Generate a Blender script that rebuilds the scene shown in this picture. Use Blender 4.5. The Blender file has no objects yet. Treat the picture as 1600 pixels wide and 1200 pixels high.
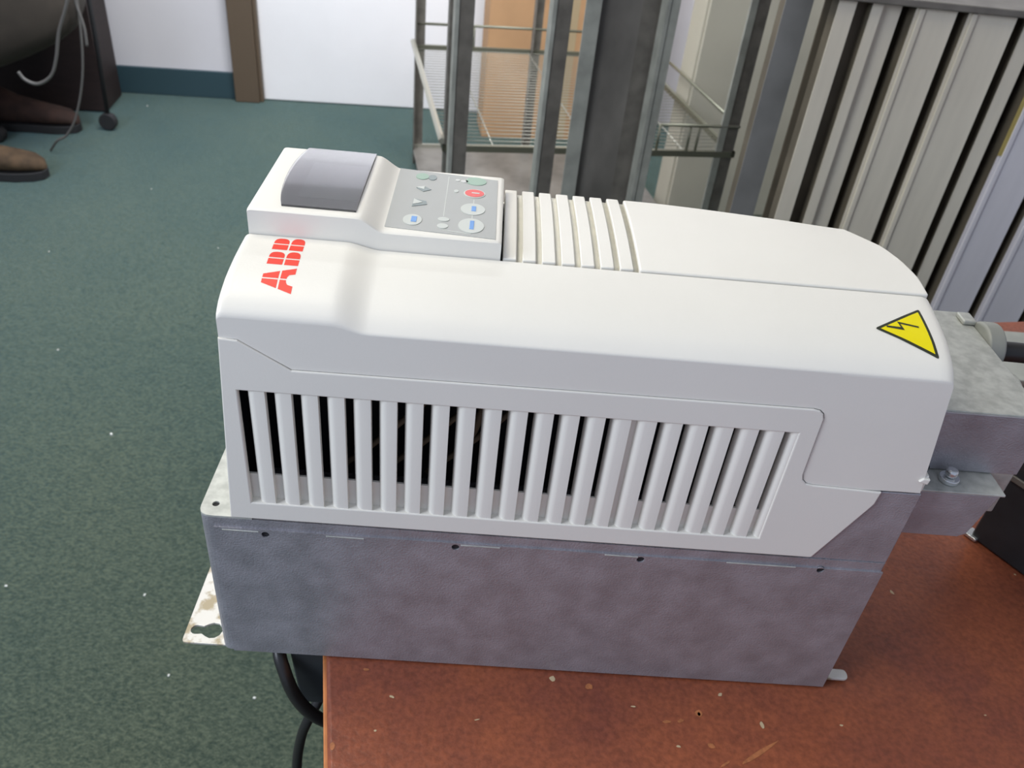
import bpy, bmesh, math, random
from mathutils import Vector, Matrix
random.seed(7)
SC = bpy.context.scene
COL = SC.collection

# ------------------------------------------------------------------ camera, light, exposure
cam_d = bpy.data.cameras.new('camera'); cam = bpy.data.objects.new('camera', cam_d); COL.objects.link(cam)
RT = ((0.99583764, 0.00831434, 0.09076487), (0.07792735, -0.59416102, -0.80056231), (0.0472728, 0.80430315, -0.59233583))
m = Matrix(((RT[0][0], -RT[1][0], -RT[2][0], 0.13643), (RT[0][1], -RT[1][1], -RT[2][1], -0.30692),
            (RT[0][2], -RT[1][2], -RT[2][2], 0.43891), (0, 0, 0, 1)))
cam.matrix_world = m
cam_d.sensor_width = 36; cam_d.lens = 29.446; cam_d.clip_start = 0.02
cam_d.dof.use_dof = True; cam_d.dof.focus_distance = 0.42; cam_d.dof.aperture_fstop = 20
SC.camera = cam
SC.view_settings.view_transform = 'Standard'; SC.view_settings.look = 'None'
SC.view_settings.gamma = 1; SC.view_settings.use_curve_mapping = False
SC.view_settings.exposure = 0.0
W = bpy.data.worlds.new('world'); SC.world = W; W.use_nodes = True
W.node_tree.nodes['Background'].inputs[0].default_value = (0.68, 0.77, 1.0, 1)
W.node_tree.nodes['Background'].inputs[1].default_value = 0.50

def area(name, loc, size, power, col, target=None):
    l = bpy.data.lights.new(name, 'AREA'); l.shape = 'RECTANGLE'; l.size, l.size_y = size
    l.energy = power; l.color = col
    o = bpy.data.objects.new(name, l); COL.objects.link(o); o.location = loc
    d = (Vector(target) - Vector(loc)) if target else Vector((0, 0, -1))
    o.rotation_euler = d.to_track_quat('-Z', 'Y').to_euler()
    return o
area('window_light', (-1.60, -0.85, 1.05), (0.9, 0.9), 33, (0.80, 0.87, 1.0), (0.2, 0.05, 0))
area('overhead_lamp', (-0.75, 0.25, 1.8), (0.8, 0.8), 22, (1.0, 0.945, 0.82))
area('overhead_lamp', (0.0, 1.9, 1.8), (1.4, 0.6), 125, (0.93, 0.96, 1.0), (-0.1, 3.4, -0.2))  # unseen lamp added and tilted to brighten the door and back wall

# ------------------------------------------------------------------ materials
def mat(name, col, rough=0.5, metal=0.0, noise=0.0, nscale=30, bump=0.0, bscale=200, col2=None, coat=0.0,
        spec=0.5, stretch=(1, 1, 1), detail=4, contrast=(0.35, 0.65), trans=0.0, rvar=0.0):
    M = bpy.data.materials.new(name); M.use_nodes = True; nt = M.node_tree; b = nt.nodes['Principled BSDF']
    b.inputs['Base Color'].default_value = (*col, 1); b.inputs['Roughness'].default_value = rough
    b.inputs['Metallic'].default_value = metal; b.inputs['Specular IOR Level'].default_value = spec
    b.inputs['Coat Weight'].default_value = coat; b.inputs['Transmission Weight'].default_value = trans
    tc = nt.nodes.new('ShaderNodeTexCoord'); mp = nt.nodes.new('ShaderNodeMapping')
    mp.inputs['Scale'].default_value = stretch; nt.links.new(tc.outputs['Object'], mp.inputs['Vector'])
    if noise > 0 or col2:
        n = nt.nodes.new('ShaderNodeTexNoise'); n.inputs['Scale'].default_value = nscale; n.inputs['Detail'].default_value = detail
        nt.links.new(mp.outputs[0], n.inputs['Vector'])
        r = nt.nodes.new('ShaderNodeValToRGB'); r.color_ramp.elements[0].position = contrast[0]; r.color_ramp.elements[1].position = contrast[1]
        c2 = col2 if col2 else tuple(c * (1 - noise) for c in col)
        r.color_ramp.elements[0].color = (*c2, 1); r.color_ramp.elements[1].color = (*col, 1)
        nt.links.new(n.outputs['Fac'], r.inputs[0]); nt.links.new(r.outputs[0], b.inputs['Base Color'])
        if rvar:
            mr = nt.nodes.new('ShaderNodeMapRange'); mr.inputs['To Min'].default_value = rough - rvar; mr.inputs['To Max'].default_value = rough + rvar
            nt.links.new(n.outputs['Fac'], mr.inputs[0]); nt.links.new(mr.outputs[0], b.inputs['Roughness'])
    if bump > 0:
        n2 = nt.nodes.new('ShaderNodeTexNoise'); n2.inputs['Scale'].default_value = bscale; n2.inputs['Detail'].default_value = 3
        nt.links.new(mp.outputs[0], n2.inputs['Vector'])
        bp = nt.nodes.new('ShaderNodeBump'); bp.inputs['Strength'].default_value = bump; bp.inputs['Distance'].default_value = 0.001
        nt.links.new(n2.outputs['Fac'], bp.inputs['Height']); nt.links.new(bp.outputs[0], b.inputs['Normal'])
    return M

M = {}
M['cream'] = mat('cream_plastic', (0.83, 0.80, 0.715), 0.42, bump=0.05, bscale=900, noise=0.03, nscale=12)
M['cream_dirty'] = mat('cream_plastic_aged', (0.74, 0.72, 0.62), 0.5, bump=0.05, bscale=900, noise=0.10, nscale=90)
M['galv'] = mat('galvanised_steel', (0.46, 0.45, 0.475), 0.50, 0.60, noise=0.22, nscale=60, bump=0.35, bscale=900, rvar=0.12, detail=8, contrast=(0.3, 0.7))
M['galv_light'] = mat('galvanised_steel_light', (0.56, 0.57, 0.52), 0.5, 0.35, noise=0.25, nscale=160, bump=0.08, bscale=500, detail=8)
M['foot'] = mat('bare_steel_flange', (0.72, 0.70, 0.64), 0.4, 0.35, col2=(0.42, 0.35, 0.23), nscale=75, contrast=(0.42, 0.50))  # brown patches paint a tan reflection along with some stains
M['hole'] = mat('dark_interior', (0.012, 0.012, 0.014), 0.7)
M['inner'] = mat('interior_black', (0.010, 0.010, 0.012), 0.6)
M['tan'] = mat('interior_tan_loom', (0.25, 0.19, 0.12), 0.6)
M['red'] = mat('logo_red', (0.85, 0.055, 0.03), 0.5)
M['yellow'] = mat('sticker_yellow', (0.86, 0.72, 0.0), 0.45)
M['black'] = mat('sticker_black', (0.03, 0.035, 0.02), 0.5)
M['panelgrey'] = mat('keypad_grey', (0.42, 0.425, 0.40), 0.5)
M['btn'] = mat('button_pale', (0.58, 0.60, 0.55), 0.5)
M['btngreen'] = mat('button_green', (0.33, 0.46, 0.36), 0.5)
M['btnred'] = mat('button_red', (0.80, 0.13, 0.12), 0.5)
M['btndark'] = mat('button_dark_grey', (0.27, 0.31, 0.30), 0.5)
M['blue'] = mat('print_blue', (0.16, 0.34, 0.68), 0.5)
M['white'] = mat('print_white', (0.62, 0.62, 0.58), 0.5)
M['lcd'] = mat('lcd_grey', (0.17, 0.175, 0.155), 0.35, noise=0.3, nscale=60)
M['lcdframe'] = mat('lcd_frame', (0.10, 0.09, 0.08), 0.4)
M['lens'] = mat('display_window', (0.62, 0.62, 0.64), 0.08, trans=0.95, spec=0.35)
M['screw'] = mat('zinc_screw', (0.75, 0.77, 0.76), 0.22, 0.8)
M['cable'] = mat('black_rubber', (0.022, 0.021, 0.020), 0.38)
M['blackbox'] = mat('black_housing', (0.03, 0.034, 0.038), 0.5, noise=0.3, nscale=40)
M['worn'] = mat('worn_patch', (0.46, 0.165, 0.06), 0.5, noise=0.3, nscale=300)
M['tabletop'] = None
M['tableside'] = mat('table_dark_panel', (0.03, 0.02, 0.016), 0.5)
M['wornedge'] = mat('worn_table_edge', (0.60, 0.22, 0.07), 0.45, noise=0.35, nscale=60)
M['chip'] = mat('bare_chip', (0.52, 0.40, 0.24), 0.6)
M['wall'] = mat('painted_wall', (0.68, 0.66, 0.69), 0.8, noise=0.05, nscale=3)
M['ceil'] = mat('ceiling_white', (0.7, 0.7, 0.7), 0.9)
M['door'] = mat('white_door', (0.90, 0.885, 0.90), 0.6, noise=0.04, nscale=4)
M['doorframe'] = mat('bronze_door_frame', (0.115, 0.082, 0.055), 0.45)
M['base'] = mat('teal_vinyl_base', (0.028, 0.060, 0.075), 0.5)
M['post'] = mat('rack_steel_dark', (0.19, 0.175, 0.15), 0.5, 0.15, noise=0.3, nscale=30)
M['postlight'] = mat('rack_steel_pale', (0.42, 0.43, 0.38), 0.5, 0.15, noise=0.25, nscale=25)
M['channel'] = mat('rack_channel_mottled', (0.25, 0.235, 0.21), 0.45, 0.2, noise=0.45, nscale=9, stretch=(1, 1, 0.6))
M['wire'] = mat('wire_rack', (0.20, 0.20, 0.15), 0.4, 0.5)
M['wirelight'] = mat('wire_rack_zinc', (0.40, 0.39, 0.33), 0.4, 0.5)
M['card'] = mat('cardboard', (0.60, 0.35, 0.18), 0.8, noise=0.12, nscale=7)
M['beige'] = mat('beige_cabinet', (0.50, 0.47, 0.38), 0.55, noise=0.10, nscale=5)
M['plank'] = mat('painted_steel_plank', (0.78, 0.72, 0.58), 0.40, 0.1, noise=0.18, nscale=6, stretch=(3, 3, 0.5))
M['plankcool'] = mat('painted_steel_plank_cool', (0.76, 0.73, 0.74), 0.38, 0.1, noise=0.12, nscale=6, stretch=(3, 3, 0.5))
M['plankdark'] = mat('plank_gap_dark', (0.16, 0.135, 0.095), 0.5, 0.1, noise=0.3, nscale=12)  # dark brown painted in for the shade in the plank gaps
M['plankblue'] = mat('plank_slate', (0.27, 0.27, 0.26), 0.45, 0.1, noise=0.3, nscale=8)
M['yellowedge'] = mat('yellow_strip', (0.42, 0.33, 0.10), 0.5)
M['darkwood'] = mat('dark_wood', (0.024, 0.013, 0.012), 0.6, noise=0.3, nscale=14, stretch=(1, 1, 6))
M['fabric'] = mat('brown_grey_fabric', (0.045, 0.036, 0.028), 0.9, noise=0.3, nscale=10, bump=0.4, bscale=300)
M['cordgrey'] = mat('pale_cord', (0.12, 0.115, 0.11), 0.5)
M['boot'] = mat('tan_suede', (0.11, 0.068, 0.036), 0.85, noise=0.5, nscale=25, bump=0.3, bscale=200)
M['bootdark'] = mat('brown_suede', (0.055, 0.026, 0.018), 0.85, noise=0.5, nscale=25)
M['sole'] = mat('boot_sole', (0.016, 0.016, 0.018), 0.7)
M['lint'] = mat('lint', (0.75, 0.76, 0.72), 0.8)

def table_mat():
    Mt = bpy.data.materials.new('painted_brown_tabletop'); Mt.use_nodes = True; nt = Mt.node_tree; b = nt.nodes['Principled BSDF']
    tc = nt.nodes.new('ShaderNodeTexCoord')
    n = nt.nodes.new('ShaderNodeTexNoise'); n.inputs['Scale'].default_value = 9; n.inputs['Detail'].default_value = 10; n.inputs['Roughness'].default_value = 0.7
    nt.links.new(tc.outputs['Object'], n.inputs['Vector'])
    r = nt.nodes.new('ShaderNodeValToRGB'); e = r.color_ramp.elements
    e[0].position = 0.30; e[0].color = (0.16, 0.045, 0.030, 1); e[1].position = 0.70; e[1].color = (0.35, 0.098, 0.038, 1)
    nt.links.new(n.outputs['Fac'], r.inputs[0])
    n3 = nt.nodes.new('ShaderNodeTexNoise'); n3.inputs['Scale'].default_value = 330; n3.inputs['Detail'].default_value = 2
    nt.links.new(tc.outputs['Object'], n3.inputs['Vector'])
    mx = nt.nodes.new('ShaderNodeMix'); mx.data_type = 'RGBA'; mx.blend_type = 'MULTIPLY'; mx.inputs[0].default_value = 0.6
    r3 = nt.nodes.new('ShaderNodeValToRGB'); r3.color_ramp.elements[0].position = 0.3; r3.color_ramp.elements[0].color = (0.6, 0.6, 0.6, 1)
    r3.color_ramp.elements[1].position = 0.7; r3.color_ramp.elements[1].color = (1.2, 1.2, 1.2, 1)
    nt.links.new(n3.outputs['Fac'], r3.inputs[0]); nt.links.new(r.outputs[0], mx.inputs[6]); nt.links.new(r3.outputs[0], mx.inputs[7])
    nt.links.new(mx.outputs[2], b.inputs['Base Color'])
    b.inputs['Roughness'].default_value = 0.36
    bp = nt.nodes.new('ShaderNodeBump'); bp.inputs['Strength'].default_value = 0.25; bp.inputs['Distance'].default_value = 0.001
    nt.links.new(n3.outputs['Fac'], bp.inputs['Height']); nt.links.new(bp.outputs[0], b.inputs['Normal'])
    return Mt
M['tabletop'] = table_mat()

def carpet_mat():
    Mt = bpy.data.materials.new('green_carpet'); Mt.use_nodes = True; nt = Mt.node_tree; b = nt.nodes['Principled BSDF']
    tc = nt.nodes.new('ShaderNodeTexCoord')
    mp = nt.nodes.new('ShaderNodeMapping'); mp.inputs['Rotation'].default_value = (0, 0, 0.6); mp.inputs['Scale'].default_value = (1, 1.7, 1)
    nt.links.new(tc.outputs['Object'], mp.inputs[0])
    n = nt.nodes.new('ShaderNodeTexNoise'); n.inputs['Scale'].default_value = 150; n.inputs['Detail'].default_value = 5; n.inputs['Roughness'].default_value = 0.75
    nt.links.new(mp.outputs[0], n.inputs['Vector'])
    r = nt.nodes.new('ShaderNodeValToRGB'); e = r.color_ramp.elements
    e[0].position = 0.36; e[0].color = (0.024, 0.038, 0.027, 1); e[1].position = 0.66; e[1].color = (0.118, 0.138, 0.094, 1)
    nt.links.new(n.outputs['Fac'], r.inputs[0])
    n2 = nt.nodes.new('ShaderNodeTexNoise'); n2.inputs['Scale'].default_value = 2.2; n2.inputs['Detail'].default_value = 6
    nt.links.new(tc.outputs['Object'], n2.inputs['Vector'])
    r2 = nt.nodes.new('ShaderNodeValToRGB'); r2.color_ramp.elements[0].position = 0.3; r2.color_ramp.elements[0].color = (0.78, 0.86, 0.88, 1)
    r2.color_ramp.elements[1].position = 0.7; r2.color_ramp.elements[1].color = (1.1, 1.08, 1.0, 1)
    nt.links.new(n2.outputs['Fac'], r2.inputs[0])
    mx = nt.nodes.new('ShaderNodeMix'); mx.data_type = 'RGBA'; mx.blend_type = 'MULTIPLY'; mx.inputs[0].default_value = 1
    nt.links.new(r.outputs[0], mx.inputs[6]); nt.links.new(r2.outputs[0], mx.inputs[7])
    nt.links.new(mx.outputs[2], b.inputs['Base Color'])
    b.inputs['Roughness'].default_value = 0.9; b.inputs['Specular IOR Level'].default_value = 0.2
    b.inputs['Sheen Weight'].default_value = 0.55; b.inputs['Sheen Roughness'].default_value = 0.4
    b.inputs['Sheen Tint'].default_value = (0.40, 0.80, 1.0, 1)
    bp = nt.nodes.new('ShaderNodeBump'); bp.inputs['Strength'].default_value = 0.6; bp.inputs['Distance'].default_value = 0.004
    nt.links.new(n.outputs['Fac'], bp.inputs['Height']); nt.links.new(bp.outputs[0], b.inputs['Normal'])
    return Mt
M['carpet'] = carpet_mat()

# ------------------------------------------------------------------ helpers
def empty(name, loc, label, cat, group=None, rz=0):
    o = bpy.data.objects.new(name, None); COL.objects.link(o); o.location = loc; o.rotation_euler = (0, 0, rz)
    o['label'] = label; o['category'] = cat
    if group: o['group'] = group
    bpy.context.view_layer.update()
    return o
def tag(o, label, cat, group=None, kind=None):
    o['label'] = label; o['category'] = cat
    if group: o['group'] = group
    if kind: o['kind'] = kind
    return o
ORIG = {}
def link(name, me, mt, parent=None, smooth=False, bevel=0.0, seg=2, label=None, world=True):
    """me is in world coordinates unless world=False (then in the root's own frame)"""
    me.name = name
    if mt is not None:
        me.materials.clear(); me.materials.append(mt)
    for p in me.polygons: p.use_smooth = smooth
    o = bpy.data.objects.new(name, me); COL.objects.link(o)
    if parent is not None:
        o.parent = parent
        if world:
            root = parent
            while root.parent: root = root.parent
            me.transform(root.matrix_world.inverted()) if root.type == 'EMPTY' else None
    if bevel > 0:
        b = o.modifiers.new('bevel', 'BEVEL'); b.width = bevel; b.segments = seg; b.limit_method = 'ANGLE'; b.angle_limit = math.radians(35)
        if smooth is False and seg > 1:
            for p in me.polygons: p.use_smooth = True
            b.harden_normals = True
    if label: o['label'] = label
    return o
def to_mesh(bm, name='m'):
    bmesh.ops.recalc_face_normals(bm, faces=bm.faces)
    me = bpy.data.meshes.new(name); bm.to_mesh(me); bm.free(); return me
def bm_box(bm, lo, hi, mtx=None):
    vs = [bm.verts.new(Vector((x, y, z))) for x in (lo[0], hi[0]) for y in (lo[1], hi[1]) for z in (lo[2], hi[2])]
    if mtx is not None:
        for v in vs: v.co = mtx @ v.co
    for f in ((0, 1, 3, 2), (4, 6, 7, 5), (0, 4, 5, 1), (2, 3, 7, 6), (0, 2, 6, 4), (1, 5, 7, 3)):
        bm.faces.new([vs[i] for i in f])
def box(lo, hi, mtx=None):
    bm = bmesh.new(); bm_box(bm, lo, hi, mtx); return to_mesh(bm)
def boxes(lst, mtx=None):
    bm = bmesh.new()
    for lo, hi in lst: bm_box(bm, lo, hi, mtx)
    return to_mesh(bm)
def bm_tube(bm, pts, r, n=8, cap=True):
    pts = [Vector(p) for p in pts]; rings = []
    t0 = (pts[1] - pts[0]).normalized(); a = t0.orthogonal().normalized()
    for i, p in enumerate(pts):
        t = (pts[min(i + 1, len(pts) - 1)] - pts[max(i - 1, 0)]).normalized()
        a = (a - a.dot(t) * t).normalized(); b = t.cross(a)
        rr = r[i] if isinstance(r, (list, tuple)) else r
        rings.append([bm.verts.new(p + (a * math.cos(2 * math.pi * k / n) + b * math.sin(2 * math.pi * k / n)) * rr) for k in range(n)])
    for i in range(len(rings) - 1):
        for k in range(n):
            bm.faces.new((rings[i][k], rings[i][(k + 1) % n], rings[i + 1][(k + 1) % n], rings[i + 1][k]))
    if cap: bm.faces.new(rings[0][::-1]); bm.faces.new(rings[-1])
def tube(pts, r, n=8):
    bm = bmesh.new(); bm_tube(bm, pts, r, n); return to_mesh(bm)
def smooth_path(pts, k=8):
    P = [Vector(p) for p in pts]; P = [P[0] * 2 - P[1]] + P + [P[-1] * 2 - P[-2]]; out = []
    for i in range(1, len(P) - 2):
        for j in range(k):
            t = j / k; p0, p1, p2, p3 = P[i - 1:i + 3]
            out.append(0.5 * ((2 * p1) + (p2 - p0) * t + (2 * p0 - 5 * p1 + 4 * p2 - p3) * t * t + (3 * p1 - p0 - 3 * p2 + p3) * t ** 3))
    out.append(P[-2]); return out
def prism(poly, d0, d1, plane='xz', mtx=None):
    """poly of 2-D points, extruded along the third axis"""
    bm = bmesh.new()
    def P(u, v, d): return Vector((u, d, v)) if plane == 'xz' else (Vector((u, v, d)) if plane == 'xy' else Vector((d, u, v)))
    a = [bm.verts.new(P(u, v, d0)) for u, v in poly]; b = [bm.verts.new(P(u, v, d1)) for u, v in poly]
    bm.faces.new(a[::-1]); bm.faces.new(b)
    n = len(poly)
    for i in range(n): bm.faces.new((a[i], a[(i + 1) % n], b[(i + 1) % n], b[i]))
    if mtx is not None: bm.transform(mtx)
    return to_mesh(bm)
def plate(loops, thick, mtx, bevel=0.0):
    """flat plate with holes: loops of 2-D points (first the outline, then holes), made via a 2-D curve"""
    cu = bpy.data.curves.new('plate', 'CURVE'); cu.dimensions = '2D'; cu.fill_mode = 'BOTH'
    cu.extrude = max(thick / 2 - bevel, 0.00001); cu.bevel_depth = bevel; cu.bevel_resolution = 1
    if bevel: cu.offset = -bevel
    for L in loops:
        s = cu.splines.new('POLY'); s.points.add(len(L) - 1); s.use_cyclic_u = True
        for p, q in zip(s.points, L): p.co = (q[0], q[1], 0, 1)
    o = bpy.data.objects.new('tmp', cu); COL.objects.link(o)
    dg = bpy.context.evaluated_depsgraph_get(); me = bpy.data.meshes.new_from_object(o.evaluated_get(dg))
    bpy.data.objects.remove(o); bpy.data.curves.remove(cu)
    me.transform(mtx); return me
XZ = Matrix(((1, 0, 0, 0), (0, 0, -1, 0), (0, 1, 0, 0), (0, 0, 0, 1)))   # 2-D (u,v) -> (x, 0, z), thickness along y
def circ(cx, cy, r, n=16, ry=None): return [(cx + r * math.cos(2 * math.pi * k / n), cy + (ry or r) * math.sin(2 * math.pi * k / n)) for k in range(n)]
def round_poly(poly, r, n=5):
    out = []; N = len(poly)
    for i in range(N):
        p = Vector(poly[i]); a = Vector(poly[i - 1]) - p; b = Vector(poly[(i + 1) % N]) - p
        rr = r[i] if isinstance(r, (list, tuple)) else r
        if rr <= 0: out.append(tuple(p)); continue
        ang = a.angle(b); d = min(rr / math.tan(ang / 2), a.length * .45, b.length * .45)
        s = p + a.normalized() * d; e = p + b.normalized() * d
        for k in range(n + 1):
            t = k / n; q = s * (1 - t) ** 2 + p * 2 * t * (1 - t) + e * t * t; out.append(tuple(q))
    return out
def rot_m(deg, loc=(0, 0, 0)): return Matrix.Translation(loc) @ Matrix.Rotation(math.radians(deg), 4, 'Z')
def interp(x, pts):
    if x <= pts[0][0]: return pts[0][1]
    for (a, b), (c, d) in zip(pts, pts[1:]):
        if x <= c: return b + (d - b) * (x - a) / (c - a) if c > a else d
    return pts[-1][1]
def sstep(x, a, b):
    t = max(0, min(1, (x - a) / (b - a))); return t * t * (3 - 2 * t)

# ------------------------------------------------------------------ the room
FZ = -0.75
fl = link('floor', box((-3.2, -1.6, FZ - 0.05), (3.0, 4.6, FZ)), M['carpet']); fl['kind'] = 'structure'
WM = Matrix.Translation((-0.82, 3.092, 0)) @ Matrix.Rotation(math.atan(0.1), 4, 'Z')   # the back wall's own frame
def struct(name, me, mt, **k):
    o = link(name, me, mt, **k); o['kind'] = 'structure'; return o
struct('wall_back', boxes([((-2.4, 0.03, FZ), (-0.075, 0.15, 1.85)), ((0.93, 0.03, FZ), (3.6, 0.15, 1.85)), ((-0.075, 0.03, 1.3), (0.93, 0.15, 1.85))], WM), M['wall'])
struct('baseboard_back', box((-2.4, 0.015, FZ), (-0.08, 0.03, FZ + 0.105), WM), M['base'], bevel=0.003)
struct('trim_1', boxes([((-0.082, -0.015, FZ), (0.012, 0.06, 1.3))], WM), M['doorframe'], bevel=0.004)
struct('trim_2', box((0.012, 0.0, FZ), (0.026, 0.06, 1.3), WM), M['doorframe'], bevel=0.003)
struct('door_1', box((0.026, 0.03, FZ + 0.004), (0.93, 0.07, 1.3), WM), M['door'], bevel=0.002)
struct('wall_right', box((2.2, -1.5, FZ), (2.3, 4.5, 1.85)), M['wall'])
struct('wall_left', box((-2.8, 0.2, FZ), (-2.7, 4.5, 1.85)), M['wall'])
struct('ceiling', box((-2.8, -0.4, 1.85), (2.3, 4.5, 1.9)), M['ceil'])

# ------------------------------------------------------------------ the table (turned 11 degrees)
TM = rot_m(11.0)
TB = empty('table', (0.55, 0.0, FZ), 'reddish brown painted table with chipped surface under the drive', 'table')
top_poly = round_poly([(0.0605, -0.55), (1.15, -0.55), (1.15, 0.332), (0.0605, 0.332)], 0.004)
link('tabletop', prism(top_poly, -0.028, -0.0005, 'xy', TM), M['tabletop'], TB, bevel=0.003, seg=3)
link('edge_band', box((0.0585, -0.545, -0.0245), (0.0625, 0.328, -0.0032), TM), M['wornedge'], TB, bevel=0.001, label='orange worn edge of the tabletop')
link('side_panel', box((0.10, -0.52, FZ), (0.125, 0.30, -0.028), TM), M['tableside'], TB)
link('side_panel', box((1.08, -0.52, FZ), (1.105, 0.30, -0.028), TM), M['tableside'], TB)
link('back_panel', box((0.125, 0.26, FZ + 0.2), (1.08, 0.28, -0.028), TM), M['tableside'], TB)
def marks(name, lst, mt):
    bm = bmesh.new()
    for (x, y, l, w, a) in lst:
        t = rot_m(a, (x, y, 0)); n = 9
        ring = [bm.verts.new(t @ Vector((l / 2 * math.cos(2 * math.pi * k / n) * random.uniform(.7, 1.1), w / 2 * math.sin(2 * math.pi * k / n) * random.uniform(.6, 1.1), -0.0003))) for k in range(n)]
        bm.faces.new(ring)
    o = link(name, to_mesh(bm), mt, TB); o['kind'] = 'stuff'
marks('paint_chips', [(0.104, -0.0245, .0040, .0018, -20), (0.154, -0.0359, .0038, .0010, 15), (0.1983, -0.0061, .0042, .0045, -50), (0.322, -0.0284, .0028, .0050, 10),
    (0.3003, -0.010, .0038, .0022, 35), (0.3706, -0.0257, .0024, .0016, 0), (0.440, 0.0797, .0022, .0045, 30), (0.2695, -0.045, .003, .002, 0),
    (0.5409, 0.1045, .0018, .0018, 0), (0.4647, -0.0129, .002, .0010, 0), (0.2461, -0.0215, .0035, .0012, 5), (0.285, -0.0238, .0022, .0026, 0), (0.0975, -0.0462, .002, .0012, 10)], M['chip'])
marks('worn_patches', [(0.3155, -0.0465, .0330, .0028, 32), (0.2889, -0.0436, .0050, .0034, -20), (0.0755, -0.0566, .0030, .0050, 10), (0.2203, -0.0098, .0050, .0050, 0),
    (0.2850, -0.0236, .0058, .0055, 0), (0.2731, -0.0290, .0050, .0022, 20), (0.2650, -0.0300, .0060, .0022, 10), (0.295, -0.054, .008, .002, 30), (0.0868, -0.0075, .004, .002, 0)], M['worn'])

# ------------------------------------------------------------------ the drive
D = empty('frequency_drive', (0.18, 0.085, 0.0), 'cream frequency drive with keypad and louvred side on a galvanised chassis', 'drive')
DEP = 0.170
# chassis
ch = round_poly([(0.0, 0.0), (0.366, 0.0), (0.366, DEP), (0.0, DEP)], [0.007, 0.0015, 0.0015, 0.007], 6)
link('chassis', prism(ch, 0.0008, 0.1125, 'xy'), M['galv'], D, smooth=False)
link('chassis_top', plate([round_poly([(0.0, 0.0), (0.028, 0.0), (0.028, DEP), (0.0, DEP)], [0.007, 0, 0, 0.007]), circ(0.0072, 0.0085, 0.0019)], 0.0012, Matrix.Translation((0, 0, 0.1131))), M['galv_light'], D, label='pale top flange of the chassis with a screw hole')
link('screw_hole', prism(circ(0.0072, 0.0085, 0.0021), 0.11255, 0.1127, 'xy'), M['hole'], D)
link('end_bracket', boxes([((0.318, 0.0005, 0.1125), (0.366, 0.003, 0.1635)), ((0.3635, 0.003, 0.1125), (0.366, DEP, 0.1635)), ((0.318, DEP - 0.003, 0.1125), (0.366, DEP, 0.1635))]), M['galv'], D, bevel=0.0006)
sidep = [(0.0075, 0.001), (0.3662, 0.001), (0.3662, 0.1062), (0.0075, 0.1062)]
hx = [(0.0343, 0.1028), (0.1343, 0.1032), (0.2337, 0.1035), (0.3319, 0.1050)]
link('side_plate', plate([sidep] + [circ(x, z, 0.0021) for x, z in hx], 0.0010, Matrix.Translation((0, -0.0004, 0)) @ XZ), M['galv'], D)
for x, z in hx:
    link('screw_hole', prism(circ(x, z, 0.0023), -0.0001, 0.0004, 'xz'), M['hole'], D)
for x0, x1, z in ((0.012, 0.031, 0.1048), (0.066, 0.086, 0.1050), (0.137, 0.158, 0.1052), (0.214, 0.232, 0.1055), (0.280, 0.318, 0.1060)):
    link('embossed_slit', box((x0, -0.0013, z - 0.0004), (x1, -0.0006, z + 0.0003)), M['galv_light'], D, bevel=0.0002)
# feet
key = [(-0.0205 + 0.0, 0.0)]
kh = []
for k in range(9):
    a = math.radians(90 + 22.5 * k); kh.append((-0.0185 + 0.0032 * math.cos(a), 0.0115 + 0.0032 * math.sin(a)))
kh += [(-0.0145, 0.0088)]
for k in range(9):
    a = math.radians(-130 + 32.5 * k); kh.append((-0.0085 + 0.0056 * math.cos(a), 0.0115 + 0.0056 * math.sin(a)))
kh += [(-0.0145, 0.0142)]
link('mounting_flange', plate([round_poly([(-0.0245, 0.002), (0.003, 0.002), (0.003, 0.168), (-0.0245, 0.168)], [0.003, 0, 0, 0.003]), kh, [(-x - 0.0246 + 0.0 if False else x, 0.17 - y) for x, y in kh[::-1]]], 0.0016, Matrix.Translation((0, 0, 0.001)), 0.0003), M['foot'], D, label='bright steel mounting flange with keyhole slots and brown stains mixed with a painted tan reflection')
tab = round_poly([(0.364, 0.004), (0.3835, 0.004), (0.3835, 0.0112), (0.364, 0.0112)], [0, .0035, .0035, 0])
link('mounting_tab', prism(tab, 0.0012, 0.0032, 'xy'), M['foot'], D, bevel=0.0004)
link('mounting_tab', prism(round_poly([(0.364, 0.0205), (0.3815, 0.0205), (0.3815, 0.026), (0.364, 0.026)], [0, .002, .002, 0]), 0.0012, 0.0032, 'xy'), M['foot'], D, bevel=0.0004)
# interior: black filling added to block light and darken the slots
link('inner_blackout', boxes([((0.026, 0.040, 0.113), (0.315, 0.158, 0.205)), ((0.028, 0.014, 0.205), (0.315, 0.118, 0.2405)),
      ((0.0255, 0.004, 0.114), (0.027, 0.040, 0.206)), ((0.305, 0.004, 0.114), (0.307, 0.040, 0.206))]), M['inner'], D)
link('end_wall', prism([(0.0176, 0.1142), (0.0240, 0.2335), (0.0262, 0.2335), (0.0250, 0.1142)], 0.003, 0.1672, 'xz'), M['cream'], D)
bm = bmesh.new()
for k in range(3):
    x = 0.10 + 0.022 * k; bm_tube(bm, smooth_path([(x - 0.028, 0.022, 0.135), (x - 0.01, 0.016, 0.158), (x + 0.012, 0.018, 0.182), (x + 0.03, 0.028, 0.200)], 5), 0.0016, 6)
bm_tube(bm, [(0.084, 0.018, 0.118), (0.082, 0.018, 0.150)], 0.0035, 8)
bm_tube(bm, smooth_path([(0.130, 0.02, 0.150), (0.139, 0.016, 0.170), (0.146, 0.02, 0.2)], 5), 0.002, 6)
link('wiring_loom', to_mesh(bm), M['tan'], D, smooth=True)

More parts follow.
